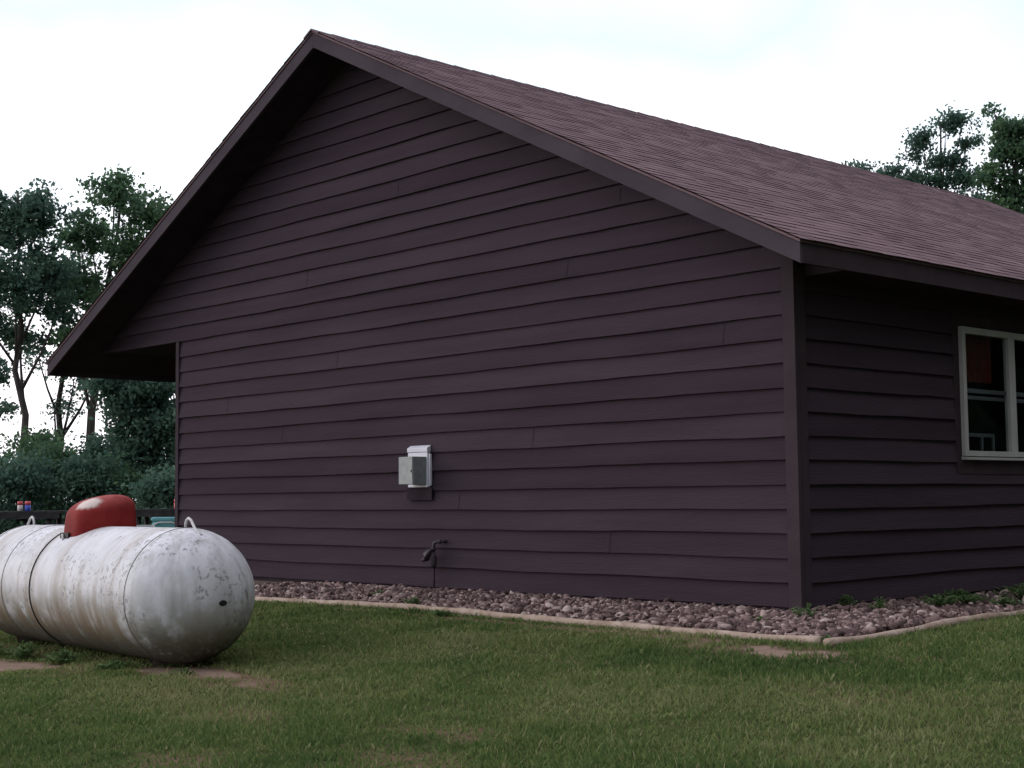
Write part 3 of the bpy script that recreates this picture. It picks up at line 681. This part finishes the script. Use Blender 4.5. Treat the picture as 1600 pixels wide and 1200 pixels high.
# ------------------------------------------------------------------ picnic tables and what stands on them
dirx = np.array([AR[0], AR[1], 0]); dirx /= np.linalg.norm(dirx)
def table(px0, px1, ztop, depth, label):
    a = pt(px0, 790, depth); b = pt(px1, 790, depth); c = (a+b)/2; L2 = np.linalg.norm((b-a)[:2])/2
    ang = math.atan2((b-a)[1], (b-a)[0]); zg = float(gz(c[0], c[1]))
    root = empty('picnic_table', (c[0], c[1], zg), label, 'picnic table', 'picnic tables behind the tank')
    root.rotation_euler = (0, 0, 0)
    ca, sa = math.cos(ang), math.sin(ang)
    def W(x, y, z): return (c[0]+ca*x-sa*y, c[1]+sa*x+ca*y, z)
    def bx(mb, a0, b0):
        x0, y0, z0 = a0; x1, y1, z1 = b0
        mb.add([W(*q) for q in ((x0,y0,z0),(x1,y0,z0),(x1,y1,z0),(x0,y1,z0),(x0,y0,z1),(x1,y0,z1),(x1,y1,z1),(x0,y1,z1))], [(0,3,2,1),(4,5,6,7),(0,1,5,4),(1,2,6,5),(2,3,7,6),(3,0,4,7)])
    mb = MB()
    for k in range(5): bx(mb, (-L2, -.37+.15*k, ztop-.04), (L2, -.37+.15*k+.14, ztop))
    bx(mb, (-L2+.1, -.365, ztop-.13), (L2-.1, -.34, ztop-.042))
    mb.build('tabletop', m_tablewood, root)
    for sy_ in (-.72, .45):
        mb = MB(); bx(mb, (-L2, sy_, zg+.42), (L2, sy_+.13, zg+.46)); bx(mb, (-L2, sy_+.14, zg+.42), (L2, sy_+.27, zg+.46)); mb.build('bench', m_tablewood, root)
    for sx in (-L2+.3, L2-.3):
        for sg in (-1, 1):
            mb = MB(); mb.tube([W(sx, sg*.22, ztop-.05), W(sx, sg*.62, zg)], .05, 4); mb.build('leg', m_tablewood, root)
        mb = MB(); bx(mb, (sx+.05, -.70, zg+.36), (sx+.09, .70, zg+.42)); mb.build('seat_beam', m_tablewood, root)
        mb = MB(); mb.tube([W(sx+.07, 0, zg+.4), W(sx*.3, 0, ztop-.06)], .035, 4); mb.build('brace', m_tablewood, root)
    return W, c
ZT = .775
W1, c1 = table(-130, 112, ZT, 25, 'dark wooden picnic table at the left picture edge with two cans on it')
W2, c2 = table(196, 420, ZT+.01, 25.5, 'dark wooden picnic table half hidden by the house corner behind the tank')
def can(p, r, h, bands, name, label, cat):
    root = empty(name, p, label, cat)
    g = MB(); g.tube([(p[0], p[1], p[2]), (p[0], p[1], p[2]+.006), (p[0], p[1], p[2]+h*.62)], [r*.85, r, r], 16); g.build('body', bands[0], root)
    g = MB(); g.tube([(p[0], p[1], p[2]+h*.621), (p[0], p[1], p[2]+h*.93), (p[0], p[1], p[2]+h)], [r*1.01, r*1.01, r*.82], 16); g.build('top_band', bands[1], root)
def onT(px, depth, z): q = pt(px, 790, depth); return (q[0], q[1], z+.0005)
can(onT(31.5, 24.85, ZT), .043, .165, (m_canwhite, m_canred), 'drink_can', 'white and red can, the left one standing on the picnic table', 'can')
can(onT(43.5, 24.85, ZT), .048, .165, (m_canblue, m_canred), 'drink_can', 'blue can with a red top, the right one on the picnic table', 'can')
can(onT(276, 25.3, ZT+.01), .045, .17, (m_canred, m_canred), 'drink_cup', 'red cup on the far table beside the house corner', 'cup')
# teal cooler with lid on the far table's bench, two grey lidded tubs
def cooler(px, depth, z, wx, wy, h, m, label, name='cooler'):
    p = pt(px, 800, depth); root = empty(name, (p[0], p[1], z), label, name.replace('_', ' '))
    ca, sa = dirx[0], dirx[1]
    def W(x, y, zz_): return (p[0]+ca*x-sa*y, p[1]+sa*x+ca*y, zz_)
    for nm, (fx_, z0, z1) in (('body', (1, z, z+h*.72)), ('lid', (1.06, z+h*.725, z+h))):
        g = MB(); k = 8; poly = []
        for i in range(24):
            a = 2*math.pi*i/24; cx = math.copysign(abs(math.cos(a))**.35, math.cos(a)); sx = math.copysign(abs(math.sin(a))**.35, math.sin(a)); poly.append((cx*wx/2*fx_, sx*wy/2*fx_))
        levels = [(z0, .94), (z0+(z1-z0)*.3, 1), (z0+(z1-z0)*.8, 1), (z1, .9)]
        vs = [W(u*s, v*s, zz_) for zz_, s in levels for u, v in poly]; n = 24
        g.add(vs, [(i*n+j, i*n+(j+1) % n, (i+1)*n+(j+1) % n, (i+1)*n+j) for i in range(3) for j in range(n)]+[tuple(range(n)), tuple(range(3*n, 4*n))]); g.build(nm, m, root)
    g = MB(); g.tube([W(-wx*.4, -wy*.56, z+h*.5), W(-wx*.2, -wy*.62, z+h*.66), W(wx*.2, -wy*.62, z+h*.66), W(wx*.4, -wy*.56, z+h*.5)], .012, 6); g.build('handle', m_canwhite, root)
gzt = float(gz(c2[0], c2[1]))
cooler(262, 24.6, gzt+.4615, .50, .24, .25, m_teal, 'teal cooler on the bench beside the house corner')
cooler(90, 23.6, gzt, .34, .34, .62, m_greyplastic, 'grey lidded tub standing on the ground left of the red dome', 'tub')
cooler(222, 23.4, gzt, .36, .34, .60, m_greyplastic, 'grey lidded tub standing on the ground right of the red dome', 'tub')

# ------------------------------------------------------------------ trees
def leaf_cloud(blobs, seed, lsize, per, sparse=1.):
    if lsize < .1: lsize *= .72; per = int(per*1.7)
    """blobs: (center, (rx,ry,rz), clusters). returns V,F,T"""
    r = np.random.default_rng(seed); CV = []; CT = []; CC = []
    for c, rad, ncl in blobs:
        ncl = int(ncl*sparse)
        d = r.normal(size=(ncl, 3)); d /= np.linalg.norm(d, axis=1)[:, None]; rr = r.random(ncl)**.45
        cc = np.array(c)+d*rr[:, None]*np.array(rad); CC.append(cc)
    C_ = np.concatenate(CC); ct = r.random(len(C_)); cs = r.uniform(.55, 1.25, len(C_))
    n = len(C_)*per; idx = np.repeat(np.arange(len(C_)), per)
    tight = .62 if seed in (6, 7) else (.8 if seed < 6 else 1.)
    off = r.normal(size=(n, 3))*np.array([.23, .23, .15])*cs[idx][:, None]*tight
    P = C_[idx]+off
    nr = r.normal(size=(n, 3)); nr[:, 2] += .3; nr /= np.linalg.norm(nr, axis=1)[:, None]
    a = np.cross(nr, r.normal(size=(n, 3))); a /= np.linalg.norm(a, axis=1)[:, None]; b = np.cross(nr, a)
    s = r.uniform(.6, 1.3, n)[:, None]*lsize
    V = np.empty((n, 4, 3)); V[:, 0] = P-a*s; V[:, 1] = P+b*s*.62+nr*s*.12; V[:, 2] = P+a*s; V[:, 3] = P-b*s*.62+nr*s*.12
    F = np.arange(n*4).reshape(n, 4); t = np.clip(.5*ct[idx]+.5*r.random(n)+.05, 0, 1)
    return V.reshape(-1, 3), F, np.repeat(t, 4), C_
def tree(base, top, blobs, seed, label, leafm, tr=.16, lsize=.085, per=42, name='tree', group='trees behind the house', forks=None, cat='tree', limbs=None, sparse=1.):
    r_ = random.Random(seed); base = Vector(base); top = Vector(top)
    root = empty(name, base, label, cat, group)
    V, F, Tt, CC = leaf_cloud(blobs, seed, lsize, per, sparse*(.80 if seed < 6 and seed != 4 else 1))
    g = MB(); pts = []; n = 8
    for i in range(n+1):
        t = i/n; p = base.lerp(top, t); k = math.sin(t*math.pi)
        pts.append(p+Vector((r_.uniform(-.12, .12)*k, r_.uniform(-.12, .12)*k, 0)))
    rad = [tr*(1-.82*(i/n)) for i in range(n+1)]; rad[0] *= 1.35
    g.tube(pts, rad, 9)
    H = (top-base).length
    # limbs to each blob, then twigs to a share of the clusters
    for c, rd, ncl in blobs:
        c = Vector(c); t = min(max((c.z-base.z)/max(top.z-base.z, .1)-.22, .22), .93); s = base.lerp(top, t)
        i = min(int(t*n), n-1); s = pts[i].lerp(pts[i+1], t*n-i); m_ = s.lerp(c, .55)+Vector((0, 0, -.12*(c-s).length*.5))
        r0 = tr*(1-.8*t)*.55; g.tube([s, m_, c], [r0, r0*.7, r0*.35], 6)
        for k in range(min(9, max(2, ncl//5))):
            q = Vector(CC[r_.randrange(len(CC))])
            best = min((Vector(CC[r_.randrange(len(CC))]) for _ in range(14)), key=lambda v: (v-c).length)
            st_ = m_.lerp(c, r_.random()); g.tube([st_, st_.lerp(best, .5)+Vector((r_.uniform(-.1, .1), r_.uniform(-.1, .1), .05)), best], [r0*.3, r0*.2, .008], 4)
    g.build('trunk', m_bark, root, recalc=False)
    np_mesh('crown', V, F, leafm, root, tint=Tt)
    return root
def B(px, py, rx, ry, depth, ncl, rd=None):
    c = pt(px, py, depth); s = depth/FPX; return (tuple(c), (rx*s, (rd or rx)*s, ry*s), ncl)
def gbase(px, depth): q = pt(px, 800, depth); return (q[0], q[1], float(gz(q[0], q[1]))-.1)
# left wood
D = 34
tree(gbase(40, D), pt(28, 300, D), [B(15, 345, 42, 50, D, 46), B(65, 330, 40, 38, D+.6, 34), B(25, 440, 45, 48, D-.5, 44), B(75, 425, 38, 45, D, 34), B(-45, 330, 55, 60, D, 40), B(-50, 450, 50, 70, D, 44), B(30, 520, 48, 32, D+.8, 26), B(90, 490, 30, 30, D, 16)],
     1, 'tall broadleaf tree with the leftmost trunk behind the tank', m_leafB, tr=.115)
D = 35.5
tree(gbase(118, D), pt(190, 290, D), [B(180, 300, 40, 34, D, 34), B(238, 335, 44, 30, D, 32), B(140, 365, 42, 36, D+.5, 32), B(205, 395, 48, 42, D, 40), B(130, 450, 42, 42, D, 36), B(180, 480, 50, 42, D-.6, 38), B(120, 530, 40, 26, D, 18), B(250, 430, 45, 50, D+1, 30), B(290, 360, 40, 40, D+1, 20)],
     2, 'tall leaning broadleaf tree whose crown stands behind the left roof slope', m_leafA, tr=.14)
D = 38
tree(gbase(92, D), pt(100, 420, D), [B(100, 440, 40, 40, D, 26), B(60, 560, 30, 22, D, 7), B(115, 600, 26, 22, D, 8), B(85, 640, 35, 16, D, 7), B(150, 590, 30, 16, D, 9)],
     3, 'thin tree with sparse twigs between the two tall trees on the left', m_leafB, tr=.12, lsize=.07)
D = 32
tree(gbase(228, D), pt(225, 520, D), [B(235, 610, 45, 30, D, 46), B(195, 640, 35, 32, D, 30), B(265, 665, 40, 40, D, 40), B(215, 700, 42, 34, D, 40), B(180, 600, 35, 16, D, 14), B(250, 740, 45, 34, D, 40), B(230, 560, 60, 26, D, 34)],
     4, 'dense dark tree directly left of the gable wall under the eave', m_leafB, tr=.15)
D = 36
tree(gbase(-60, D), pt(-70, 380, D), [B(-70, 420, 60, 60, D, 40), B(-20, 580, 36, 26, D, 12), B(-90, 560, 60, 60, D, 34), B(5, 640, 30, 16, D, 7)],
     5, 'tree at the far left edge of the picture with drooping lower twigs', m_leafB, tr=.18)
# understory
for i, (px, py, rx, ry, d, nc, lab) in enumerate([
    (-30, 735, 52, 42, 31, 44, 'leafy bush behind the left picnic table at the picture edge'), (28, 748, 42, 36, 30, 38, 'leafy bush behind the two cans'), (78, 738, 40, 42, 31.5, 38, 'leafy bush behind the left end of the red dome lid'),
    (132, 746, 42, 38, 30.5, 38, 'leafy bush right above the red dome lid'), (182, 752, 40, 36, 31, 34, 'leafy bush between the red dome lid and the house'), (262, 770, 36, 34, 29, 40, 'low leafy bush beside the house corner behind the teal cooler'),
    (60, 700, 34, 22, 33, 20, 'loose bush top rising between the tree trunks'), (160, 705, 30, 24, 33, 20, 'loose taller bush right of the forked trunk')]):
    c = pt(px, py, d); bs = gbase(px, d); s = d/FPX
    hz = c[2]-bs[2]
    bl = [((c[0], c[1], c[2]), (rx*s, rx*s, ry*s), nc), ((c[0], c[1], bs[2]+hz*.45), (rx*s*1.05, rx*s, max(.25, hz*.45)), nc)]
    tree(bs, (c[0], c[1], c[2]), bl, 20+i, lab, m_leafB if i % 2 else m_leafA, tr=.05, lsize=.075, per=44, name='bush', group='bushes along the wood edge', cat='bush')
# far tree line seen low between the trunks
far = []
for i in range(-4, 7):
    far.append(B(-60+i*62, 748, 48, 28, 52, 26))
V, F, Tt, _ = leaf_cloud(far, 77, .13, 40)
tag(np_mesh('distant_woods', V, F, m_leafB, tint=Tt), 'dark band of distant woods low behind the bushes', 'woods', kind='stuff')
# right trees beyond the roof
D = 40
tree(gbase(1462, D), pt(1470, 190, D), [B(1478, 192, 22, 14, D, 12), B(1440, 218, 22, 16, D, 14), B(1505, 188, 18, 9, D, 8), B(1428, 240, 12, 14, D, 6), B(1475, 252, 34, 14, D, 22), B(1390, 268, 26, 9, D, 9), B(1345, 262, 26, 6, D, 7), B(1430, 280, 44, 12, D, 24), B(1512, 222, 20, 9, D, 8), B(1500, 280, 44, 22, D, 36), B(1365, 275, 30, 8, D, 8), B(1480, 330, 90, 30, D, 50)],
     6, 'open crowned broadleaf tree above the roof with sky showing through it', m_leafB, tr=.12, lsize=.075, per=30, sparse=1.0)
D = 38
tree(gbase(1590, D), pt(1590, 190, D), [B(1578, 200, 24, 22, D, 26), B(1553, 172, 8, 6, D, 3), B(1615, 195, 30, 26, D, 28), B(1562, 232, 24, 18, D, 22), B(1600, 240, 34, 22, D, 30), B(1548, 275, 26, 20, D, 22), B(1590, 292, 34, 22, D, 34), B(1650, 250, 45, 60, D, 50), B(1620, 340, 50, 30, D, 40), B(1570, 325, 40, 20, D, 30)],
     7, 'dense broadleaf tree at the right picture edge above the roof', m_leafA, tr=.2, lsize=.08, per=32, sparse=.8)
# unseen trees added on the window side only to shade the side wall
for i, (x, y, h) in enumerate(SIDE_TREES if 'SIDE_TREES' in globals() else [(9.5, 1.5, 9), (9.0, 7.0, 10), (8.5, 12.5, 9), (13, -2.5, 9)]):
    bl = [((x, y, h*.62), (3.0, 3.0, h*.34), 150), ((x, y, h*.25), (2.9, 2.9, h*.24), 170)]
    tree((x, y, float(gz(x, y))-.1), (x, y, h*.9), bl, 50+i, ['added unseen shade tree opposite the window', 'added unseen shade tree by the middle of the side wall', 'added unseen shade tree by the far end of the side wall', 'added unseen shade tree on the lawn away from the corner'][i], m_leafA, tr=.2, lsize=.14, per=40, group='added shade trees on the window side')

# unseen wood added to shade the side wall and darken the window reflection
bl = []
for i in range(16):
    y = -6+i*3.2; x = 19+2.0*math.sin(i*2.1)
    for zc, rz, nc in ((2., 2.2, 60), (6., 2.6, 80), (10., 2.2, 50)): bl.append(((x, y, zc), (2.2, 2.4, rz), nc*2))
for i in range(14):
    y = 2+i*3.4; bl += [((25+1.5*math.sin(i*1.7), y, zc), (2.4, 2.6, 2.8), 110) for zc in (2.2, 6.5, 10.5)]
V, F, Tt, _ = leaf_cloud(bl, 78, .36, 34)
tag(np_mesh('added_shade_woods', V, F, m_leafB, tint=Tt), 'added unseen wood edge shading the window side of the house', 'woods', kind='stuff')
